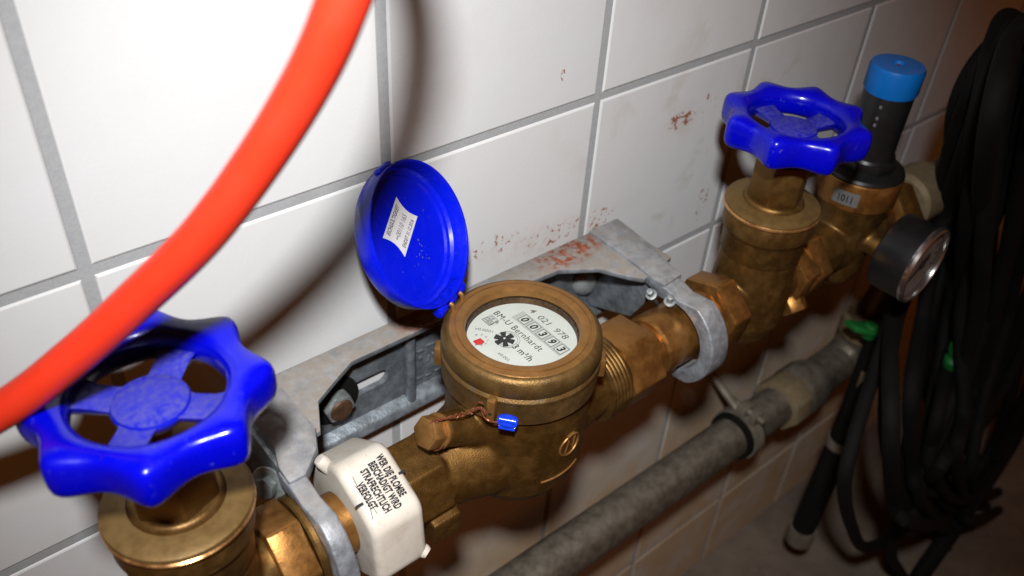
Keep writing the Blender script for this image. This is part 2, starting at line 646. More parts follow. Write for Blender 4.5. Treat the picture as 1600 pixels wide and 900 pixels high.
# recessed channel plate with slot
cp = MB()
def slot(x0, x1, zc, r):
    return arc(x1, zc, r, -90, 90, 8) + arc(x0, zc, r, 90, 270, 8)
XL, XR, ZB = .060, .326, -.166
Msh = Matrix(((1, 0, 0, 0), (0, 0, 1, 0), (0, 1, 0, 0), (0, 0, 0, 1)))   # (x,z,h)->(x,y=h,z)
sl = slot(.098, .137, -.1355, .0055)
outer = [(XL, ZB), (.19, ZB), (XR, ZB), (XR, ZT - .003), (.19, ZT - .003), (XL, ZT - .003)]
def plate_with_hole(mb, x0, x1, z0, z1, hole, y0, y1):
    n = len(hole)
    # outer ring sampled radially from the hole centre
    cx = sum(h[0] for h in hole) / n
    cz = sum(h[1] for h in hole) / n
    ring = []
    for hx, hz in hole:
        dx, dz = hx - cx, hz - cz
        t = min([((x1 if dx > 0 else x0) - cx) / dx if abs(dx) > 1e-9 else 1e9, ((z1 if dz > 0 else z0) - cz) / dz if abs(dz) > 1e-9 else 1e9])
        ring.append((cx + dx * t, cz + dz * t))
    # snap nearest samples to corners
    for c in ((x0, z0), (x0, z1), (x1, z0), (x1, z1)):
        i = min(range(n), key=lambda k: (ring[k][0] - c[0]) ** 2 + (ring[k][1] - c[1]) ** 2)
        ring[i] = c
    vs = [(x, y0, z) for x, z in ring] + [(x, y0, z) for x, z in hole] + [(x, y1, z) for x, z in hole]
    fs = []
    for i in range(n):
        j = (i + 1) % n
        fs += [(i, j, n + j, n + i), (n + i, n + j, 2 * n + j, 2 * n + i)]
    mb.add(vs, fs)
plate_with_hole(cp, XL, .1555, ZB, ZT - .003, sl, -.0045, -.0005)
cp.build('slotted_plate', M_ZIN2, br)
c2 = MB()
c2.box((.193, -.0020, (ZB + ZT) / 2), (.075, .003, .063))
c2.build('middle_plate', M_ZIN2, br)
c3 = MB()
c3.box(((.2305 + XR) / 2, -.0025, (ZB + ZT) / 2), (XR - .2305, .004, .063))
c3.build('end_plate', M_ZIN2, br)
for x in (.156, .2305):
    rb = MB()
    rb.box((x, -.006, (ZB + ZT) / 2), (.006, .009, .064))
    rb.build('rib', M_ZIN2, br, bevel=.0022, seg=3)
lf = MB()
lf.extrude([(0, ZB - .004), (-.0105, ZB - .0045), (-.013, ZB - .001), (-.0105, ZB + .004), (-.006, ZB + .0065), (0, ZB + .009)], XL, XR,
           Matrix(((0, 0, 1, 0), (1, 0, 0, 0), (0, 1, 0, 0), (0, 0, 0, 1))))
lf.build('lower_flange', M_ZIN2, br, bevel=.0012)
# raised casting marks on the middle plate
em = MB()
for (x, z, wx, wz, rt) in ((.166, -.130, .006, .0016, .2), (.175, -.1285, .009, .0016, .1), (.166, -.136, .003, .003, 0), (.172, -.139, .0016, .005, .3),
                           (.176, -.1385, .0016, .005, -.3), (.181, -.137, .006, .0015, .2), (.181, -.1405, .006, .0015, .2), (.187, -.138, .0016, .005, 0),
                           (.165, -.152, .005, .002, 0), (.172, -.153, .005, .0015, .1), (.18, -.1525, .006, .0015, -.1), (.163, -.118, .004, .002, .3)):
    em.box((0, 0, 0), (wx, .0016, wz), T(x, -.0038, z) @ Matrix.Rotation(rt, 4, 'Y'))
em.build('casting_mark', M_ZIN2, br, bevel=.0005)
# arms ending in hooks round the pipe
def arm(x0, x1, hx0, hx1, sgn):
    a = MB()
    if sgn > 0:
        top = [(x0, 0), (x1, 0), (x1 - .003, -.030), (x1 - .0105, -.062), (x1 - .0115, -.070), (hx0 + .0005, -.0715), (hx0 - .001, -.062), (x0 - .0015, -.052), (x0, -.03)]
    else:
        top = [(x0, 0), (x1, 0), (x1, -.048), (x1 - .006, -.060), (hx1 - .0005, -.0715), (hx0 + .0005, -.0715), (hx0 + .001, -.060), (x0, -.048)]
    a.extrude(top, ZT - .0065, ZT + .0014)
    o1 = a.build('arm', M_ZARM, br, bevel=.0014)
    h = MB()
    out = [(-.060, ZT - .0012), (-.0735, ZT - .0005), (-.0835, ZT - .0030)] + arc(AY, AZ, .0345, 118, 236, 20)
    inn = arc(AY, AZ, .0240, 246, 62, 26)
    h.extrude(out + [(AY - .0090, AZ - .0305), (AY - .0070, AZ - .0285)] + inn + [(-.061, ZT - .011)], hx0, hx1,
              Matrix(((0, 0, 1, 0), (1, 0, 0, 0), (0, 1, 0, 0), (0, 0, 0, 1))))
    h.build('hook', M_ZARM, br, bevel=.0016, seg=3)
    wb = MB()
    xm = (hx0 + hx1) / 2
    wb.extrude([(-.003, ZT - .004), (-.058, ZT - .004), (-.058, ZT - .020), (-.045, ZT - .045), (-.003, ZT - .062)], xm - .0028, xm + .0028,
               Matrix(((0, 0, 1, 0), (1, 0, 0, 0), (0, 1, 0, 0), (0, 0, 0, 1))))
    wb.build('web', M_ZIN2, br, bevel=.001)
arm(.0490, .0722, .0440, .0540, -1)
arm(.3058, .3335, .3035, .3195, 1)
# wall bolts
def wallbolt(x, z, y, r, rusty, washer):
    b = MB()
    M = frame((x, y, z), (0, -1, 0), (0, 0, 1))
    b.lathe([(0, -.0005), (washer, -.0005), (washer, .0016), (0, .0016)], M, 32)
    o = b.build('washer', M_RUBBER if rusty else M_BOLT, br, bevel=.0004)
    h = MB()
    h.prism(6, r, .0016, .0098, M, .3)
    h.build('bolt_head', M_BOLT, br, bevel=.0011)
    if rusty:
        e = MB()
        e.lathe([(0, .0099), (r * .72, .0099), (r * .66, .0112), (0, .0114)], M, 24)
        e.build('bolt_end', M_RBOLT, br)
wallbolt(.1045, -.1345, -.0045, .0098, True, .0165)
dm = MB()
dm.lathe([(.0125, 0), (.0122, .002), (.010, .0052), (.006, .007), (0, .0076)], frame((.305, -.0045, -.136), (0, -1, 0)), 28)
dm.build('bolt_head', M_BOLT, br)
# clamp screws on the arms
def clampscrew(x, y, z, d, r=.006):
    s_ = MB()
    M = frame((x, y, z), d)
    s_.lathe([(0, -.016), (r * .6, -.016), (r * .6, 0), (r * 1.55, 0), (r * 1.55, .0016), (0, .0016)], M, 24)
    s_.prism(6, r, .0017, .0068, M)
    s_.build('clamp_screw', M_BOLT, br, bevel=.0005)
clampscrew(.0435, -.050, -.1185, (-.85, -.5, .25), .0062)
clampscrew(.3000, -.066, -.1085, (-.6, -.1, .8), .0024)
clampscrew(.3025, -.0785, -.1075, (-.25, -.2, .95), .0024)


# --- gate valves -------------------------------------------------------------
def rimmesh(mb, cz, off):
    n, m = 160, 20
    vs, fs = [], []
    for i in range(n):
        a = 2 * PI * i / n
        lobe = 1 - (math.sqrt(math.sin(4 * (a - off)) ** 2 + .06) - .245) / .785
        ro = .0382 + .0068 * lobe
        ri = .0270
        hh = .0080 + .0012 * lobe
        c, hw = (ro + ri) / 2, (ro - ri) / 2
        for k in range(m):
            b = 2 * PI * k / m
            cb, sb = math.cos(b), math.sin(b)
            e = 2 / 4.4 if cb > 0 else 2 / 2.1
            rr = c + hw * math.copysign(abs(cb) ** e, cb)
            zz = hh * math.copysign(abs(sb) ** (2 / 2.8), sb)
            if cb > 0 and sb < 0:
                zz *= 1.18
            vs.append((rr * math.cos(a), rr * math.sin(a), zz))
    for i in range(n):
        j = (i + 1) % n
        for k in range(m):
            l = (k + 1) % m
            fs.append((i * m + k, j * m + k, j * m + l, i * m + l))
    mb.add(vs, fs, cz)


def gate_valve(x, y, zw, label, off, spoke0, tilt=None):
    v = thing('gate_valve', (x, y, AZ), label, 'valve', 'gate valves with blue handwheels')
    Mv = T(x, y, 0)
    # handwheel
    hw = MB()
    Mw = T(x, y, zw)
    if tilt:
        Mw = Mw @ tilt
    rimmesh(hw, Mw, off)
    rim = hw.build('handwheel', M_BLUE, v)
    hb = MB()
    hb.lathe([(.0085, -.0105), (.0105, -.009), (.0140, -.004), (.0144, -.0022), (.0136, -.0008), (.0105, .0002), (.004, .0007), (0, .0008)], Mw, 40)
    hb.build('hub', M_BLUED, rim)
    for k in range(4):
        a = spoke0 + k * PI / 2
        s = MB()
        ca = Matrix.Rotation(a, 4, 'Z')
        prof = [(.0085, .0078, -.0062, -.0014), (.0145, .0066, -.0062, -.0018), (.022, .0066, -.0064, -.0012), (.0300, .0086, -.006, .0004)]
        vs, fs = [], []
        for rr, hwid, z0, z1 in prof:
            vs += [(rr, -hwid, z1), (rr, hwid, z1), (rr, hwid * .7, z0), (rr, -hwid * .7, z0)]
        for q in range(3):
            for i in range(4):
                j = (i + 1) % 4
                fs.append((q * 4 + i, q * 4 + j, q * 4 + 4 + j, q * 4 + 4 + i))
        fs += [(3, 2, 1, 0), (12, 13, 14, 15)]
        s.add(vs, fs, Mw @ ca)
        s.build('spoke', M_BLUED, rim, bevel=.0006)
    st = MB()
    st.lathe([(0, -.045), (.0045, -.045), (.0045, -.012), (.0075, -.0115), (.0075, -.009), (0, -.009)], T(x, y, zw), 24)
    st.build('stem', M_VALVE, v)
    # packing nut
    zb = -.0582
    pn = MB()
    pn.lathe([(0, zb - .002), (.0200, zb - .001), (.0182, zb + .003), (0, zb + .003)], Mv, 40)
    pn.prism(6, .0178, zb + .002, zb + .030, Mv, .35)
    pn.build('packing_nut', M_VALVE, v, bevel=.0013)
    # bonnet disc, dusty on top
    bn = MB()
    bn.lathe([(0, zb - .004), (.0292, zb - .0045), (.0301, zb - .003), (.0298, zb - .0015), (.027, zb - .0002), (.012, zb + .0004), (0, zb + .0004)], Mv, 72)
    bn.build('bonnet', M_DISC, v)
    re = MB()
    re.closed([(.0280, zb - .0068), (.0296, zb - .0066), (.0304, zb - .0056), (.0304, zb - .0046), (.0296, zb - .0040), (.0280, zb - .0040)], Mv, 80)
    re.build('bonnet_edge', M_RIM, v)
    # body: neck, bulge, pipe ends
    b = MB()
    b.lathe([(0, zb - .0085 - .030), (.0262, zb - .038), (.0266, zb - .022), (.0288, zb - .019), (.0288, zb - .0065), (0, zb - .0065)], Mv, 64)
    b.build('collar', M_VALVE, v, bevel=.0008)
    b = MB()
    b.lathe([(0, zb - .115), (.012, zb - .112), (.021, zb - .104), (.0262, zb - .090), (.0272, zb - .070), (.0258, zb - .050), (.0252, zb - .035), (0, zb - .035)], Mv, 48)
    b.lathe([(0, -.040), (.0185, -.040), (.0185, .040), (0, .040)], AX(x), 40)
    b.build('body', M_VALVE, v, remesh=.0012, smooth=6)
    for s in (-1, 1):
        e = MB()
        e.prism(6, .0265, x + s * .0385 - .0085, x + s * .0385 + .0085, AX(0), .2)
        e.build('hex_end', M_NUT, v, bevel=.0014)
    return v


gv1 = gate_valve(-.0070, -.0825, -.0030, 'gate valve with large blue handwheel at the left, partly behind the red hose', R(22.5), R(47))
gv2 = gate_valve(.3835, -.0830, -.0060, 'gate valve with blue handwheel beside the sky-blue capped pressure reducer', R(20), R(78))


# --- connection left: nipple ring and union nut under the white seal cover ---
cn = thing('pipe_nipple', (.045, AY, AZ), 'threaded brass nipple between the left gate valve and the white seal cover', 'pipe fitting')
m = MB()
m.lathe([(0, .028), (.0165, .028), (.0165, .105), (0, .105)], AX(0), 40)
m.build('tube', M_NUT, cn)
m = MB()
m.closed([(.017, .0405), (.0245, .0405), (.0252, .0415), (.0252, .0438), (.0245, .0448), (.017, .0448)], AX(0), 56)
m.build('lock_ring', M_VALVE, cn)
m = MB()
m.prism(6, .0235, .0455, .0515, AX(0), .1)
m.build('lock_nut', M_NUT, cn, bevel=.0009)

# --- white seal cover (hexagonal shell) ---------------------------------------
wc = thing('seal_cover', (.08, AY, AZ), 'white plastic hexagonal seal cover with black warning print on the meter inlet nut', 'seal cover')
# hexagon vertex angle measured from -y toward +z : 36, 96, ...
def covdir(a):
    return Vector((0, -math.cos(R(a)), math.sin(R(a))))
CX0, CX1, CR = .0640, .0930, .0368
CRR = .0095                                   # corner radius of the hexagon
ring_ = []
for k in range(6):
    a = 36 + 60 * k
    cc = covdir(a) * (CR - CRR / math.cos(R(30)))
    for q in range(7):
        ring_.append(Vector((0, AY, AZ)) + cc + covdir(a - 30 + 10 * q) * CRR)
m = MB()
N_ = len(ring_)
rows_ = []
for x_, ins in ((CX0 + .0001, .0042), (CX0 + .0006, .0020), (CX0 + .0022, .0005), (CX0 + .0042, 0), (CX1 - .0042, 0), (CX1 - .0022, .0005), (CX1 - .0006, .0020), (CX1 - .0001, .0042)):
    rows_.append([])
    for p_ in ring_:
        d_ = Vector((0, p_.y - AY, p_.z - AZ))
        q_ = d_ * (1 - ins / d_.length)
        rows_[-1].append((x_, AY + q_.y, AZ + q_.z))
vs = [v for r_ in rows_ for v in r_]
fs = [tuple(range(N_)), tuple(range((len(rows_) - 1) * N_, len(rows_) * N_))]
for r_ in range(len(rows_) - 1):
    for i_ in range(N_):
        j_ = (i_ + 1) % N_
        fs.append((r_ * N_ + i_, r_ * N_ + j_, (r_ + 1) * N_ + j_, (r_ + 1) * N_ + i_))
m.add(vs, fs)
m.build('shell', M_WHITE, wc, ang=50)
for (a, x, d) in ((118, CX0 + .0005, 1), (-22, CX1 - .002, 1)):
    e = MB()
    c = Vector((x, AY, AZ)) + covdir(a) * (CR * .90)
    e.lathe([(.0036, -.005), (.0036, .001), (.0028, .0028), (0, .0032)], frame(c, Vector((-.5 if a > 0 else .5, 0, 0)) + covdir(a)), 20)
    e.build('ear', M_WHITE, wc)
# print on facet with normal at 66 degrees; reading direction runs down the facet, lines stack toward -x
nrm = covdir(66)
rd = covdir(66 - 90)
app = CR * math.cos(R(30))
fc = Vector(((CX0 + CX1) / 2, AY, AZ)) + nrm * (app + .00012)
MT = Matrix(((rd.x, 1, nrm.x, fc.x), (rd.y, 0, nrm.y, fc.y), (rd.z, 0, nrm.z, fc.z), (0, 0, 0, 1)))   # x=reading dir, y=+x world (line up)
lines = ['WER DIE PLOMBE', 'BESCHÄDIGT WIRD', 'STRAFRECHTLICH', 'VERFOLGT']
for i, tx in enumerate(lines):
    text('print_line', tx, .0054, MT @ T(-.0132 + (0, .0012, .0026, .0076)[i], .0058 - i * .0051, .00005), M_INK, wc, bold=.05, sx=.505, space=1.08)
for (u, v, wu, wv) in ((.0035, -.0128, .0014, .0036), (-.0005, .0130, .0013, .0034)):
    m = MB()
    m.box((0, 0, 0), (wu, wv, .0040), MT @ T(u, v, -.0019))
    m.build('slot_mark', M_INK, wc)
m = MB()
m.tube([MT @ Vector(q) for q in ((-.010, -.0088, .0001), (-.002, -.0097, .0001), (.006, -.0089, .0001), (.0125, -.0112, .0001))], .00016, 6)
m.tube([MT @ Vector(q) for q in ((-.006, -.0103, .0001), (.003, -.0082, .0001), (.011, -.0079, .0001))], .00013, 6)
m.build('scratch', M_INK, wc)

# ------------------------------------------------------------------ water meter
MX, MY = .1752, -.083
wm = thing('water_meter', (MX, MY, -.178), 'brass water meter with open blue lid mounted in the middle of the pipe', 'water meter')
MM = T(MX, MY, 0)
bowl = [(0, -.1725), (.012, -.1718), (.022, -.1685), (.0300, -.1620), (.0355, -.1520), (.0385, -.1390), (.0394, -.1230), (.0392, -.1050), (.0388, -.086)]
m = MB()
m.lathe(bowl + [(0, -.086)], MM, 56)
# inlet: tapering throat into the bowl, and hexagon end
m.lathe([(0, .098), (.0215, .098), (.0215, .116), (.0235, .128), (.0275, .142), (.030, .158), (0, .160)], AX(0), 48)
m.prism(6, .0245, .0935, .1165, AX(0), .62)
m.lathe([(0, .188), (.028, .190), (.0235, .212), (.0215, .222), (.0215, .232), (0, .232)], AX(0), 48)
# boss for the drilled plug
BD = Vector((-.90, -.03, .42)).normalized()
BH = Vector((.1125, -.0905, -.0915))
Mb = frame(BH, -BD)
m.lathe([(0, .0055), (.0086, .0055), (.0090, .012), (.0098, .022), (.013, .036), (0, .038)], Mb, 32)
# lug on the underside of the inlet
m.box((.1105, AY - .0195, AZ - .0165), (.017, .012, .016), None)
m.build('body', M_BODY, wm, remesh=.0010, smooth=7)
# outlet thread
m = MB()
pr = [(0, .2285), (.0235, .2285)]
for k in range(6):
    z = .2292 + k * .0027
    pr += [(.0252, z), (.0254, z + .0008), (.0252, z + .0016), (.0248, z + .0021)]
pr += [(.0240, .2462), (0, .2462)]
m.lathe(pr, AX(0), 64)
m.build('outlet_thread', M_VALVE, wm)
# ring housing
m = MB()
m.lathe([(0, -.0895), (.0406, -.0895), (.0415, -.0885), (.0417, -.0800), (.0417, -.0755), (.0422, -.0748), (.0422, -.0734), (.0417, -.0727), (.0410, -.0718),
         (.0410, -.071), (0, -.071)], MM, 96)
m.build('skirt', M_SKIRT, wm)
m = MB()
m.closed([(.0360, -.0712), (.0412, -.0712), (.0418, -.0700), (.0419, -.0655), (.0413, -.0622), (.0398, -.0603), (.0382, -.0597), (.0368, -.0600), (.0360, -.0640)], MM, 112)
m.build('shoulder', M_SKIRT, wm, ang=40)
m = MB()
m.closed([(.0300, -.0700), (.0362, -.0700), (.0378, -.0605), (.0381, -.0596), (.0378, -.0592), (.0352, -.0590), (.0351, -.0595),
          (.0344, -.0595), (.0343, -.0589), (.0312, -.0588), (.0300, -.0593), (.0296, -.0602), (.0294, -.0634), (.0300, -.0636)], MM, 112)
m.build('cover_ring', M_RING, wm, ang=40)
m = MB()
m.closed([(.0287, -.0682), (.0302, -.0682), (.0302, -.0640), (.0287, -.0640)], MM, 96)
m.build('gasket', M_GRIME, wm)
# lugs on the skirt
def lug(a, z, wd, ht, dp, name='lug'):
    d = Vector((math.cos(R(a)), math.sin(R(a)), 0))
    M = frame(Vector((MX, MY, z)) + d * (.0415 + dp / 2 - .001), d, (0, 0, 1))
    b = MB()
    b.box((0, 0, 0), (ht, wd, dp + .002), M)
    b.build(name, M_RING, wm, bevel=.0011)
    h = MB()
    h.lathe([(0, 0), (.0009, 0), (.0009, .0004), (0, .0004)], M @ T(-ht * .1, 0, dp / 2 + .0009), 12)
    h.build('wire_hole', M_DARK, wm)
lug(211, -.0785, .0046, .0135, .0042, 'seal_lug')
lug(321, -.0840, .0080, .0120, .0038)
lug(135, -.0840, .0080, .0120, .0038)
# drilled plug
m = MB()
m.lathe([(0, .0035), (.0093, .0035), (.0093, .0056), (0, .0056)], Mb, 36)
m.build('plug_washer', M_RING, wm, bevel=.0003)
m = MB()
m.prism(6, .0088, -.0045, .0036, Mb, .25)
m.build('plug', M_RING, wm, bevel=.0010)
# cast emblem and line, riding on the bowl
def bowlr(z):
    for (r0, z0), (r1, z1) in zip(bowl, bowl[1:]):
        if z0 <= z <= z1:
            return r0 + (r1 - r0) * (z - z0) / (z1 - z0)
    return .0376
def onbowl(a, z, o=.0002):
    r = bowlr(z) + o
    return Vector((MX + r * math.cos(R(a)), MY + r * math.sin(R(a)), z))
m = MB()
A0, Z0 = 276, -.1165
m.tube([onbowl(A0 + 10.5 * math.cos(t * PI / 18), Z0 + .0068 * math.sin(t * PI / 18)) for t in range(36)], .00075, 8, True)
m.tube([onbowl(A0 - 4.5, Z0 - .0045), onbowl(A0 - 2, Z0 + .004), onbowl(A0 + 2.5, Z0 - .004), onbowl(A0 + 5, Z0 + .0045)], .0007, 6)
m.tube([onbowl(A0 - 4, Z0 + .0072), onbowl(A0, Z0 + .0078), onbowl(A0 + 3, Z0 + .0073)], .0011, 6)
m.build('cast_emblem', M_RING, wm)
m = MB()
m.tube([onbowl(a, -.1385 + .0000 * a, .0001) for a in range(252, 296, 4)], .0007, 8)
m.build('cast_line', M_RING, wm)

# dial -------------------------------------------------------------------------
ZD = -.0680
MD = Matrix(((0, 1, 0, MX), (-1, 0, 0, MY), (0, 0, 1, ZD), (0, 0, 0, 1)))   # u = -y, v = +x
m = MB()
m.lathe([(0, -.002), (.0288, -.002), (.0288, 0), (0, 0)], MM @ T(0, 0, ZD), 80)
dial = m.build('dial', M_DIAL, wm)
E1 = .00008
def rect(name, u0, u1, v0, v1, mat, lift=E1, parent=None):
    m = MB()
    m.add([(u0, v0, lift), (u1, v0, lift), (u1, v1, lift), (u0, v1, lift)], [(0, 1, 2, 3)], MD)
    return m.build(name, mat, parent or dial)
def outline(name, u0, u1, v0, v1, wd, mat, lift=E1 * 2):
    m = MB()
    for a, b, c, d in ((u0, u1, v0, v0 + wd), (u0, u1, v1 - wd, v1), (u0, u0 + wd, v0 + wd, v1 - wd), (u1 - wd, u1, v0 + wd, v1 - wd)):
        m.add([(a, c, lift), (b, c, lift), (b, d, lift), (a, d, lift)], [(0, 1, 2, 3)], MD)
    return m.build(name, mat, dial)
rect('number_field', -.0165, .0215, .0066, .0150, M_DIALB, E1)
text('print', 'BM-U Bernhardt', .0057, MD @ T(-.0248, .0004, E1 * 2), M_INK, dial, .0, .88, 0, 'LEFT', 1.12)
text('print', '4  021  978', .0054, MD @ T(-.0150, .0172, E1 * 2), M_GINK, dial, .004, 1.16, .1)
text('print', '3 m³/h', .0056, MD @ T(.0018, -.0086, E1 * 2), M_INK, dial, .006, .95)
for i, ch in enumerate('00393'):
    u = -.0128 + i * .0072
    rect('number_window', u, u + .0050, .0079, .0139, M_DIAL, E1 * 2)
    outline('window_edge', u - .0003, u + .0053, .0076, .0142, .0004, M_GINK, E1 * 3)
    text('digit', ch, .0062, MD @ T(u + .0006, .0088, E1 * 4), M_INK, dial, .035, .95, .25)
outline('approval_box', -.0240, -.0176, -.0043, -.0008, .00032, M_GINK)
outline('approval_box', -.0240, -.0176, -.0076, -.0040, .00032, M_INK, E1 * 3)
text('print', 'DE 96', .0030, MD @ T(-.0232, -.0036, E1 * 2), M_GINK, dial, .01, .9)
text('print', 'H820', .0030, MD @ T(-.0232, -.0069, E1 * 4), M_GINK, dial, .01, .9)
text('print', 'x0.0001', .0028, MD @ T(-.0200, -.0155, E1 * 2) @ Matrix.Rotation(R(36), 4, 'Z'), M_GINK, dial, 0, 1.15)
text('print', 'x0.001', .0028, MD @ T(.0016, -.0176, E1 * 2) @ Matrix.Rotation(R(4), 4, 'Z'), M_GINK, dial, 0, 1.05)
# small litre scale with its red pointer
for k, ch in enumerate('8901234'):
    a = R(165 - k * 38)
    text('scale_digit', ch, .0022, MD @ T(-.0118 + .0042 * math.cos(a) - .0006, -.0185 + .0042 * math.sin(a) - .0008, E1 * 2), M_GINK, dial)
m = MB()
m.extrude([(-.0126, -.0222), (-.0095, -.0222), (-.0082, -.0200), (-.0088, -.0176), (-.0122, -.0178)], .0002, .0009, MD)
m.build('red_pointer', M_REDP, dial, bevel=.0002)
# flow star
m = MB()
m.closed([(.0062, .00005), (.0064, .00005), (.0064, .0002), (.0062, .0002)], MD @ T(-.0035, -.0065, 0), 40)
m.closed([(.0050, .00005), (.0052, .00005), (.0052, .0002), (.0050, .0002)], MD @ T(-.0035, -.0065, 0), 40)
m.build('star_surround', M_GINK, dial)
st = MB()
sp = []
SU, SV = -.0043, -.0082
for k in range(6):
    a = k * PI / 3 + .5
    for da, rr in ((-PI / 6, .0021), (-.27, .0055), (.27, .0055)):
        sp.append((SU + rr * math.cos(a + da), SV + rr * math.sin(a + da)))
st.extrude(sp, .0003, .0011, MD)
st.build('flow_star', M_INK, dial, bevel=.0001)
m = MB()
m.lathe([(.0006, .0012), (.0006, .0014), (0, .0014)], MD @ T(SU, SV, 0), 12)
m.build('star_pin', M_PAPER, dial)
# glass
m = MB()
m.lathe([(0, -.0651), (.0299, -.0651), (.0299, -.0640), (0, -.0640)], MM, 64)
m.build('glass', M_GLASS, wm)

# lid ----------------------------------------------------------------------------
LA, LE = 116, 61
e = Vector((math.cos(R(LA)), math.sin(R(LA)), 0))
wv = e * math.cos(R(LE)) + Vector((0, 0, 1)) * math.sin(R(LE))      # hinge -> lid tip
hin = Vector((MX, MY, -.0590)) + e * .0430
tv = Vector((0, 0, 1)).cross(e)                                     # hinge axis
nv = wv.cross(tv) * -1                                               # outward normal guess
if nv.dot(CAM - hin) < 0:
    nv = -nv
LC = hin + wv * .0398 + nv * .0015
yv = nv.cross(wv)
ML = Matrix(((wv.x, yv.x, nv.x, LC.x), (wv.y, yv.y, nv.y, LC.y), (wv.z, yv.z, nv.z, LC.z), (0, 0, 0, 1))) @ Matrix.Scale(.965, 4)   # x: toward tip, z: toward viewer (inside)
m = MB()
m.lathe([(0, -.0108), (.032, -.0108), (.0368, -.0098), (.0388, -.0070), (.0398, .0028), (.0395, .0036), (.0384, .0036), (.0380, .0028), (.0370, -.0050), (.0356, -.0066),
         (.0338, -.0072), (.0330, -.0086), (.031, -.0092), (0, -.0092)], ML, 96)
lid = m.build('lid', M_LID, wm, ang=30)
m = MB()
m.box((.0395, .0, -.0005), (.0036, .012, .0050), ML)
m.build('lid_lip', M_LID, lid, bevel=.0014, seg=3)
for yy in (-.0105, .0, .0105):
    m = MB()
    m.lathe([(0, -.0032), (.0033, -.0032), (.0033, .0032), (0, .0032)], ML @ T(-.0408, yy, -.0002) @ Matrix.Rotation(PI / 2, 4, 'X'), 20)
    m.box((-.0381, yy, -.0010), (.0060, .0064, .0046), ML)
    m.build('hinge_knuckle', M_LID, lid, bevel=.0005)
for yy in (-.0053, .0053):
    m = MB()
    m.tube([ML @ Vector(q) for q in spline([(-.0405, yy, .0032), (-.0425, yy, .0042), (-.0450, yy, .0030), (-.0462, yy, -.0005), (-.0462, yy, -.004)], 5)], .0013, 8)
    m.build('hinge_loop', M_RING, wm)
# sticker
def lidflat(poly, z0, z1):
    return poly
MS = ML @ T(.0060, -.0012, -.00915) @ Matrix.Rotation(R(-64), 4, 'Z')
SP = [(-.0172, .0068), (-.0165, -.0010), (-.0140, -.0040), (-.0145, -.0082), (.0145, -.0082), (.0152, -.0035), (.0142, .0006), (.0158, .0040), (.0158, .0070)]
STK = MB()
W_, H_ = .0132, .0092
poly = [(-W_, H_)] + [(-W_ + .0022 * math.sin(PI * k / 6) * (1 if k else 1), H_ - 2 * H_ * k / 6) for k in range(1, 6)] + [(-W_, -H_), (W_, -H_)] + \
       [(W_ - .0022 * math.sin(PI * k / 6), -H_ + 2 * H_ * k / 6) for k in range(1, 6)] + [(W_, H_)]
STK.extrude(poly, .0, .00012, MS)
STK.build('sticker', M_PAPER, lid)
text('sticker_print', 'EICHGÜLTIGKEIT', .0040, MS @ T(0, .0052, .0002), M_INK, lid, .012, .62, 0, 'CENTER')
text('sticker_print', '••00110 165', .0050, MS @ T(0, -.0018, .0002), M_GINK, lid, .004, .66, 0, 'CENTER')
text('sticker_print', 'ENDET 31.12.2016', .0038, MS @ T(0, -.0076, .0002), M_INK, lid, .010, .60, 0, 'CENTER')
m = MB()
rr_ = random.Random(4)
for k in range(16):
    a, q = rr_.gauss(0, 1), rr_.gauss(0, 1)
    c = (-.014 + a * .0045, -.006 + q * .0035, -.0091)
    s_ = rr_.uniform(.00012, .00042)
    m.box(c, (s_ * 2, s_, .0002), ML)
sc_ = m.build('scuff', M_GINK, lid)
sc_['kind'] = 'stuff'

# --- wire seal --------------------------------------------------------------------
ws = thing('wire_seal', (.138, -.109, -.080), 'twisted copper seal wire with a small blue plastic bead on the meter', 'wire seal')
def ringp(a, z, o=0):
    return Vector((MX + (.0425 + o) * math.cos(R(a)), MY + (.0425 + o) * math.sin(R(a)), z))
pb = BH + BD * .001 + Vector((0, 0, .0088))
path = spline([pb + Vector((.000, -.001, -.001)), pb + Vector((.004, -.004, .0015)), pb.lerp(ringp(208, -.0790, .004), .55) + Vector((0, 0, .0005)), ringp(204, -.0775, .004), ringp(209, -.0790, .0045)], 18)
for ph in (0, PI):
    m = MB()
    pts = []
    for i, q in enumerate(path):
        a = i * .62 + ph
        pts.append(q + Vector((math.cos(a) * .35, math.sin(a) * .35 * .5, math.sin(a))) * (.0008 + .0004 * math.sin(i * .21)))
    m.tube(pts, .00042, 6)
    m.build('wire_strand', M_COPPER, ws)
m = MB()
m.tube(spline([ringp(205, -.0770, .003), ringp(207, -.0815, .004), ringp(211, -.0838, .004), ringp(215, -.0826, .005), ringp(219, -.0815, .005)], 8), .0005, 6)
m.tube(spline([ringp(202, -.0765, .003), ringp(204, -.074, .0035), ringp(207, -.0735, .004)], 6), .0004, 6)
m.build('wire_end', M_COPPER, ws)
m = MB()
lp = [BH + BD * .0015 + Mb.to_3x3() @ Vector((math.cos(t) * .0092, math.sin(t) * .0092, .0030)) for t in [R(100 + 8 * k) for k in range(22)]]
m.tube(lp, .0004, 6)
m.build('wire_loop', M_COPPER, ws)
m = MB()
bc = ringp(222.5, -.0812, .0042)
bx = (ringp(228, -.0815) - ringp(215, -.0810)).normalized()
m.lathe([(0, -.0050), (.0020, -.0049), (.0031, -.0035), (.0035, -.001), (.0035, .001), (.0031, .0035), (.0020, .0049), (0, .0050)], frame(bc, bx), 24)
for sg in (-1, 1):
    m.lathe([(0, -.0042), (.0016, -.0040), (.0016, .0040), (0, .0042)], frame(bc + Vector((0, 0, sg * .0024)) + (bc - Vector((MX, MY, bc.z))).normalized() * .0016, bx), 14)
m.build('bead', M_SEAL, ws)

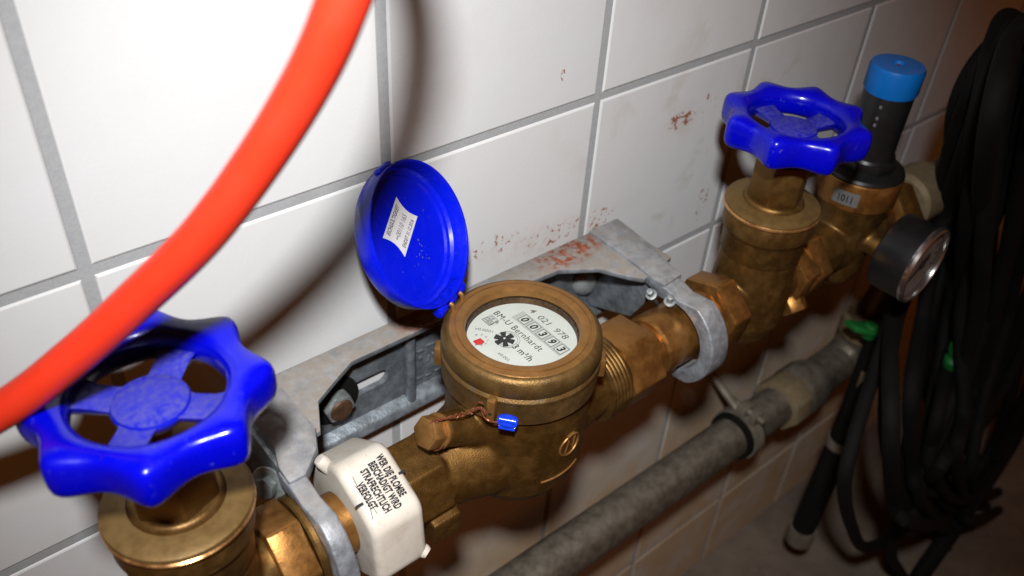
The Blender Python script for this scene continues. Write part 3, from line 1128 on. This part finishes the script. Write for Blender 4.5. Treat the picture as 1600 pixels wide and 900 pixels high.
# --- outlet union nut and compensating sleeve ----------------------------------
un = thing('union_coupling', (.28, AY, AZ), 'brass union nut and round sleeve to the right of the meter', 'pipe fitting')
m = MB()
m.prism(6, .0276, .2450, .2715, AX(0), .42)
m.build('union_nut', M_NUT, un, bevel=.0014)
m = MB()
m.lathe([(0, .262), (.0162, .262), (.0162, .284), (0, .284)], AX(0), 40)
m.build('neck', M_NUT, un)
m = MB()
m.lathe([(0, .2825), (.0180, .2825), (.0196, .2838), (.0200, .2855), (.0200, .3120), (.0190, .3135), (.0165, .3138), (.0165, .345), (0, .345)], AX(0), 64)
m.build('sleeve', M_NUT, un, ang=35)
m = MB()
m.prism(6, .0225, .3220, .3330, AX(0), .2)
m.build('clamp_nut', M_NUT, un, bevel=.001)

# --- pressure reducer -------------------------------------------------------------
PX = .492
pr_ = thing('pressure_reducer', (PX, AY, AZ), 'brass pressure reducer with black bonnet and sky-blue cap right of the gate valves', 'pressure reducer')
MP = T(PX, AY, 0)
m = MB()
m.lathe([(0, -.012), (.0170, -.012), (.0175, -.010), (.0176, .0045), (.0168, .0066), (.012, .0072), (.0042, .0073), (.0036, .0050), (0, .0050)], MP, 64,
        fn=lambda a, r, z: r + (.00035 * math.cos(32 * a) if r > .0171 else 0))
m.build('cap', M_CAP, pr_)
m = MB()
m.lathe([(0, .0050), (.0022, .0051), (.0019, .0062), (0, .0066)], MP, 16)
m.build('cap_screw', M_CHROME, pr_)
m = MB()
m.lathe([(0, -.0665), (.0180, -.0665), (.0182, -.060), (.0166, -.058), (.0163, -.045), (.0166, -.012), (.0155, -.0118), (0, -.0118)], MP, 56)
m.prism(8, .0205, -.067, -.0600, MP, .2)
m.build('bonnet', M_BLACK, pr_, bevel=.0005)
for zz_ in (-.018, -.026, -.031):
    m = MB()
    m.box((0, 0, 0), (.0022, .0016, .0003), frame((PX - .0158, AY - .0050, zz_), (-.95, -.3, 0), (0, 0, 1)))
    m.build('scale_mark', M_TAG, pr_)
m = MB()
m.lathe([(0, -.072), (.0270, -.072), (.0285, -.0705), (.0275, -.0685), (.021, -.0665), (0, -.0662)], MP, 64)
m.build('dust_disc', M_BLACK, pr_)
m = MB()
m.lathe([(0, -.094), (.0262, -.094), (.0282, -.0925), (.0288, -.0730), (.0282, -.0718), (0, -.0718)], MP, 64)
m.build('ring_collar', M_NUT, pr_)
ta = MB()
for k in range(7):
    pass
a0_, a1_ = R(177), R(213)
vs, fs = [], []
for k in range(9):
    a = a0_ + (a1_ - a0_) * k / 8
    for z in (-.0880, -.0775):
        vs.append((PX + .0290 * math.cos(a), AY + .0290 * math.sin(a), z))
for k in range(8):
    fs.append((2 * k, 2 * k + 2, 2 * k + 3, 2 * k + 1))
ta.add(vs, fs)
ta.build('label_plate', M_TAG, pr_)
text('label_print', '1011', .0075, frame((PX + .0294 * math.cos(R(195)), AY + .0294 * math.sin(R(195)), -.0852), (math.cos(R(195)), math.sin(R(195)), 0), (0, 0, 1)) @ Matrix.Rotation(-PI / 2, 4, 'Z'), M_INK, pr_, .02, .8, 0, 'CENTER')
m = MB()
m.lathe([(0, -.168), (.013, -.166), (.019, -.160), (.0215, -.150), (.0225, -.132), (.0235, -.110), (.0262, -.093), (0, -.093)], MP, 48)
m.lathe([(0, -.054), (.0175, -.054), (.0195, -.030), (.022, .0), (.0195, .030), (.0175, .056), (0, .056)], AX(PX), 40)
m.lathe([(0, 0), (.010, 0), (.0085, .034), (0, .034)], frame((PX, AY, -.122), (0, -1, 0)), 24)
m.build('body', M_VALVE, pr_, remesh=.0012, smooth=6)
for (x0, x1, r_) in ((.4265, .4440, .0270), (.5385, .5620, .0290)):
    m = MB()
    m.prism(6, r_, x0, x1, AX(0), .35)
    m.build('union_nut', M_NUT, pr_, bevel=.0014)
m = MB()
m.prism(6, .0095, .0, .012, frame((.418, AY - .013, AZ - .014), (-.1, -.75, -.65)))
m.build('test_plug', M_NUT, pr_, bevel=.0010)

# gauge
GX, GZ = .495, -.121
pg = thing('pressure_gauge', (GX, -.12, GZ), 'round black pressure gauge with chromed bezel screwed into the reducer', 'gauge')
MG = frame((GX, -.1175, GZ), (.05, -.98, .00), (0, 0, 1)) @ Matrix.Scale(1.05, 4)
m = MB()
m.lathe([(0, 0), (.020, 0), (.0262, .0025), (.0272, .005), (.0276, .026), (.0262, .0275), (.0255, .0245), (0, .0245)], MG, 64)
m.build('case', M_BLACK, pg)
m = MB()
m.closed([(.0258, .0255), (.0280, .0255), (.0284, .0272), (.0276, .0292), (.0262, .0298), (.0256, .0285)], MG, 64)
m.build('bezel', M_CHROME, pg)
m = MB()
m.lathe([(0, .0246), (.0256, .0246), (.0256, .0254), (0, .0254)], MG, 48)
m.build('dial', plain('pale_gauge_dial', (.52, .46, .44), .6), pg)
m = MB()
m.extrude([(-.003, -.009), (.003, -.009), (.0011, .0), (.0004, .018), (-.0004, .018), (-.0011, 0)], .0259, .0265, MG @ Matrix.Rotation(.5, 4, 'Z'))
m.lathe([(0, .0256), (.0028, .0256), (.0028, .0272), (0, .0274)], MG, 16)
m.build('pointer', M_INK, pg)
m = MB()
for k in range(13):
    a = R(-135 + k * 22.5)
    m.box((.021, 0, .0256), (.0045, .0009, .0002), MG @ Matrix.Rotation(a, 4, 'Z'))
m.build('scale_mark', M_INK, pg)
m = MB()
m.lathe([(0, .0281), (.0262, .0281), (.0262, .0288), (0, .0288)], MG, 48)
m.build('glass', M_GLASS, pg)

# pipe onward to the right
po = thing('outlet_pipe', (.62, AY, AZ), 'limed brass pipe end leaving the pressure reducer toward the black hoses', 'pipe')
m = MB()
m.lathe([(0, .558), (.0165, .558), (.0165, .80), (0, .80)], AX(0), 40)
m.build('tube', M_TAN, po)
m = MB()
m.lathe([(0, .575), (.021, .575), (.024, .579), (.024, .610), (.021, .614), (0, .614)], AX(0), 40)
m.build('socket', M_TAN, po)

# ------------------------------------------------------------------ old galvanised pipe low on the wall
OY, OZ = -.045, -.385
def OX(x):
    return frame((x, OY, OZ), (1, 0, 0), (0, 0, 1))
op = thing('galvanised_pipe', (.45, OY, OZ), 'old grey galvanised pipe running low along the tiles below the meter', 'pipe')
m = MB()
m.lathe([(0, -.15), (.0195, -.15), (.0195, .575), (0, .575)], OX(0), 48)
m.build('tube', M_PIPE, op)
m = MB()
m.prism(8, .0275, .562, .588, OX(0), .2)
m.build('coupling_nut', M_TAN, op, bevel=.002)
m = MB()
m.lathe([(0, .585), (.024, .585), (.027, .592), (.027, .612), (.024, .622), (.0205, .628), (.0205, .668), (0, .668)], OX(0), 40)
m.build('socket', M_PIPE, op)
# elbow up, toward the reducer outlet
m = MB()
m.tube(spline([(.655, OY, OZ), (.675, OY, OZ + .002), (.690, OY - .003, OZ + .018), (.692, OY - .006, OZ + .045)], 8), .0205, 24)
m.build('elbow', M_PIPE, op)
m = MB()
m.lathe([(0, .0), (.026, 0), (.026, .018), (.021, .021), (.021, .03), (0, .03)], frame((.692, OY - .006, OZ + .035), (0, 0, 1)), 36)
m.build('collar', M_TAN, op)
m = MB()
m.lathe([(0, 0), (.015, 0), (.015, .14), (0, .14)], frame((.692, OY - .006, OZ + .06), (-.02, -.12, 1)), 28)
m.build('riser', M_VALVE, op)

dv = thing('drain_tap', (.67, -.075, -.33), 'small brass drain tap with bright green lever above the galvanised pipe', 'tap')
m = MB()
m.lathe([(0, -.03), (.009, -.03), (.0095, 0), (.0095, .022), (0, .022)], frame((.676, -.062, -.330), (-.3, -.9, .2)), 24)
m.lathe([(0, 0), (.006, 0), (.006, .016), (0, .016)], frame((.672, -.072, -.328), (0, 0, 1)), 20)
m.build('body', M_VALVE, dv, remesh=.0012, smooth=4)
m = MB()
m.extrude([(-.022, -.007), (-.006, -.0105), (.008, -.0085), (.022, -.0095), (.024, .005), (.006, .0095), (-.008, .008), (-.026, .007)], 0, .006,
          T(.632, -.078, -.300) @ Matrix.Rotation(.30, 4, 'Y') @ Matrix.Rotation(-.5, 4, 'Z'))
m.lathe([(0, -.006), (.007, -.006), (.008, .004), (.0065, .009), (0, .0095)], T(.632, -.078, -.300), 20)
m.build('lever', M_GREEN, dv, bevel=.0012)
m = MB()
m.tube([(.633, -.077, -.304), (.650, -.070, -.316), (.674, -.066, -.328)], .0055, 14)
m.build('spindle', M_VALVE, dv)

# pipe clamp
pc = thing('pipe_clamp', (.50, OY, OZ), 'rubber lined clamp holding the galvanised pipe to the wall', 'pipe clamp')
m = MB()
m.closed([(.0197, .492), (.0236, .492), (.0236, .514), (.0197, .514)], OX(0), 48)
m.build('rubber_liner', M_RUBBER, pc)
m = MB()
m.closed([(.0239, .4975), (.0254, .4975), (.0254, .511), (.0239, .511)], OX(0), 48)
m.build('band', M_CLAMP, pc)
m = MB()
m.box((.5045, OY + .001, OZ + .030), (.014, .010, .012))
m.box((.5045, OY - .012, OZ + .029), (.012, .007, .012))
m.build('clamp_ear', M_CLAMP, pc, bevel=.001)
m = MB()
m.tube([(.5045, OY - .022, OZ + .031), (.5045, OY + .020, OZ + .031)], .003, 10)
m.tube([(.4985, .0, OZ + .050), (.502, OY + .006, OZ + .027)], .004, 10)
m.build('stud', M_CLAMP, pc)

# ------------------------------------------------------------------ red hose in the foreground
def at(u, v, d):    # photograph direction at a given distance from the lens plane
    return CAM + (FWD + RIGHT * ((u - 800) / 1384.9) - UP * ((v - 450) / 1384.9)) * d
rp = [at(-420, 800, .33), at(-180, 735, .315), at(0, 643, .303), at(112, 560, .293), at(212, 470, .280), at(316, 368, .264), at(412, 240, .247), at(490, 110, .231), at(537, 0, .219),
      at(590, -160, .208), at(612, -330, .205), at(575, -450, .207), at(470, -515, .214), at(250, -530, .226), at(-50, -500, .24), at(-420, -420, .255)]
m = MB()
m.tube(spline(rp, 14), .00675, 28)
tag(m.build('garden_hose', M_RED), 'orange-red rubber hose looping across the upper left in front of the tiles', 'hose')

# ------------------------------------------------------------------ black hoses at the right
def aty(u, v, y):
    d = FWD + RIGHT * ((u - 800) / 1384.9) - UP * ((v - 450) / 1384.9)
    return CAM + d * ((y - CAM.y) / d.y)
coil = thing('hose_coil', (.75, -.12, -.2), 'bundle of black rubber hose loops hanging at the dark right edge', 'hose coil')
loops = [
    # one hanging loop each: left limb down, bottom, right limb up
    ([(1545, 70, -.11), (1500, 170, -.115), (1462, 330, -.12), (1405, 480, -.125), (1387, 630, -.125), (1388, 735, -.12), (1415, 792, -.115), (1460, 800, -.11), (1525, 770, -.10), (1612, 700, -.09), (1700, 560, -.08)], .0078),
    ([(1560, 62, -.12), (1520, 180, -.13), (1480, 330, -.135), (1440, 480, -.135), (1425, 620, -.13), (1422, 730, -.125), (1445, 770, -.12), (1500, 750, -.11), (1600, 650, -.10), (1700, 500, -.09)], .0078),
    ([(1580, 55, -.13), (1540, 200, -.14), (1515, 350, -.14), (1490, 500, -.14), (1465, 640, -.13), (1440, 720, -.125), (1425, 760, -.12), (1400, 830, -.11)], .0075),
    ([(1600, 50, -.14), (1565, 200, -.15), (1540, 350, -.15), (1530, 480, -.145), (1500, 600, -.14), (1450, 700, -.13)], .0080),
    ([(1530, 95, -.09), (1495, 220, -.09), (1475, 380, -.09), (1455, 500, -.09), (1450, 600, -.085), (1462, 655, -.08), (1480, 640, -.075), (1500, 560, -.07)], .0072),
    ([(1640, 60, -.15), (1605, 250, -.155), (1575, 400, -.15), (1545, 500, -.145), (1510, 600, -.14), (1460, 690, -.13), (1440, 740, -.125)], .0078),
    ([(1690, 150, -.15), (1640, 350, -.15), (1590, 500, -.14), (1540, 640, -.13), (1470, 740, -.12)], .0085),
    ([(1720, 420, -.14), (1640, 560, -.14), (1580, 690, -.13), (1500, 810, -.125), (1430, 910, -.12), (1380, 990, -.115)], .0125),
    ([(1552, 66, -.115), (1512, 150, -.12), (1478, 270, -.122), (1450, 370, -.122), (1408, 440, -.12), (1372, 545, -.115), (1330, 690, -.11), (1318, 760, -.105), (1325, 825, -.10), (1356, 855, -.095), (1405, 830, -.09), (1450, 790, -.085), (1560, 700, -.075)], .0070),
    ([(1620, 54, -.10), (1580, 160, -.10), (1558, 300, -.10), (1540, 420, -.10), (1520, 520, -.10), (1500, 640, -.10), (1490, 720, -.10), (1530, 760, -.095), (1620, 720, -.09)], .0075),
]
rh = random.Random(11)
extra = []
for pts, r in loops[:7]:
    du = rh.uniform(-22, 26)
    extra.append(([(u + du + rh.uniform(-9, 9), v + rh.uniform(-18, 18) + (34 if v > 600 else 0), y + rh.uniform(-.022, .022)) for u, v, y in pts], r * .82))
for pts, r in loops[:6]:
    du = rh.uniform(50, 120)
    extra.append(([(u + du + rh.uniform(-12, 12), v + rh.uniform(-25, 25), y + rh.uniform(-.03, .01)) for u, v, y in pts], r * .78))
loops = [([(u + rh.uniform(-6, 6), v + rh.uniform(-6, 6), y + rh.uniform(-.007, .007)) for u, v, y in pts], r * .82) for pts, r in loops] + extra
for pts, r in loops:
    u0, v0, y0 = pts[0]
    if v0 < 120:
        pts = [(u0 + 260, v0 + 10 + rh.uniform(-30, 30), y0 - .02), (u0 + 120, v0 - 12 + rh.uniform(-14, 14), y0 - .015), (u0 + 40, v0 - 8 + rh.uniform(-6, 6), y0 - .006)] + pts
    u1, v1, y1 = pts[-1]
    if u1 < 1510 and v1 < 850:
        pts = pts + [(u1 + 5, v1 + 50, y1), (u1 + 60, v1 + 85, y1 + .005), (u1 + 170, v1 + 30, y1 + .01), (u1 + 330, v1 - 120, y1 + .02)]
    m = MB()
    pts = [(max(u, 1478 if 200 < v < 400 else 1400 if 400 <= v < 520 else u), v, max(y, -.105) if (v < 540 and u < 1500) else y) for u, v, y in pts]
    m.tube(spline([aty(u, v, y - .075 * min(1, max(0, (v - 430) / 420)) ** 1.0) for u, v, y in pts], 12), r, 16)
    m.build('hose_loop', M_RUBBER, coil)
dh = thing('drain_hose', (.62, -.09, -.45), 'thick black hose end with pale ring hanging beneath the galvanised pipe', 'hose')
m = MB()
m.tube(spline([aty(1376, 530, -.085), aty(1350, 600, -.087), aty(1318, 680, -.088), aty(1285, 755, -.09), aty(1256, 822, -.09)], 8), .0135, 20)
m.build('tube', M_RUBBER, dh)
pa, pb2 = aty(1256, 822, -.09), aty(1248, 842, -.09)
m = MB()
m.tube([pa, pa + (pb2 - pa) * .5, pb2], .0152, 20)
m.build('end_ring', M_CLAMP, dh)
m = MB()
q0, q1 = aty(1316, 684, -.088), aty(1311, 695, -.088)
m.tube([q0, (q0 + q1) / 2, q1], .0150, 20)
m.build('hose_clamp', M_CLAMP, dh)
m = MB()
c0 = aty(1352, 594, -.087)
tg = (aty(1340, 625, -.087) - aty(1362, 565, -.087)).normalized()
to = (CAM - c0).normalized()
M_ = frame(c0 + to * .0120, to - tg * to.dot(tg), tg)
m.box((0, 0, 0), (.022, .012, .006), M_)
m.build('paper_label', M_TAN, dh, bevel=.001)
gc = thing('green_coupling', tuple(aty(1494, 555, -.150)), 'small green plastic hose coupling glimpsed between the black hose loops', 'coupling')
m = MB()
ga, gb = aty(1486, 574, -.150), aty(1506, 530, -.150)
ax = (gb - ga)
m.lathe([(0, 0), (.0065, 0), (.009, .004), (.009, .011), (.0065, .014), (.0065, .019), (.009, .021), (.009, .028), (.0055, .031), (0, .031)], frame(ga, ax), 20)
m.build('shell', M_GREEN, gc)
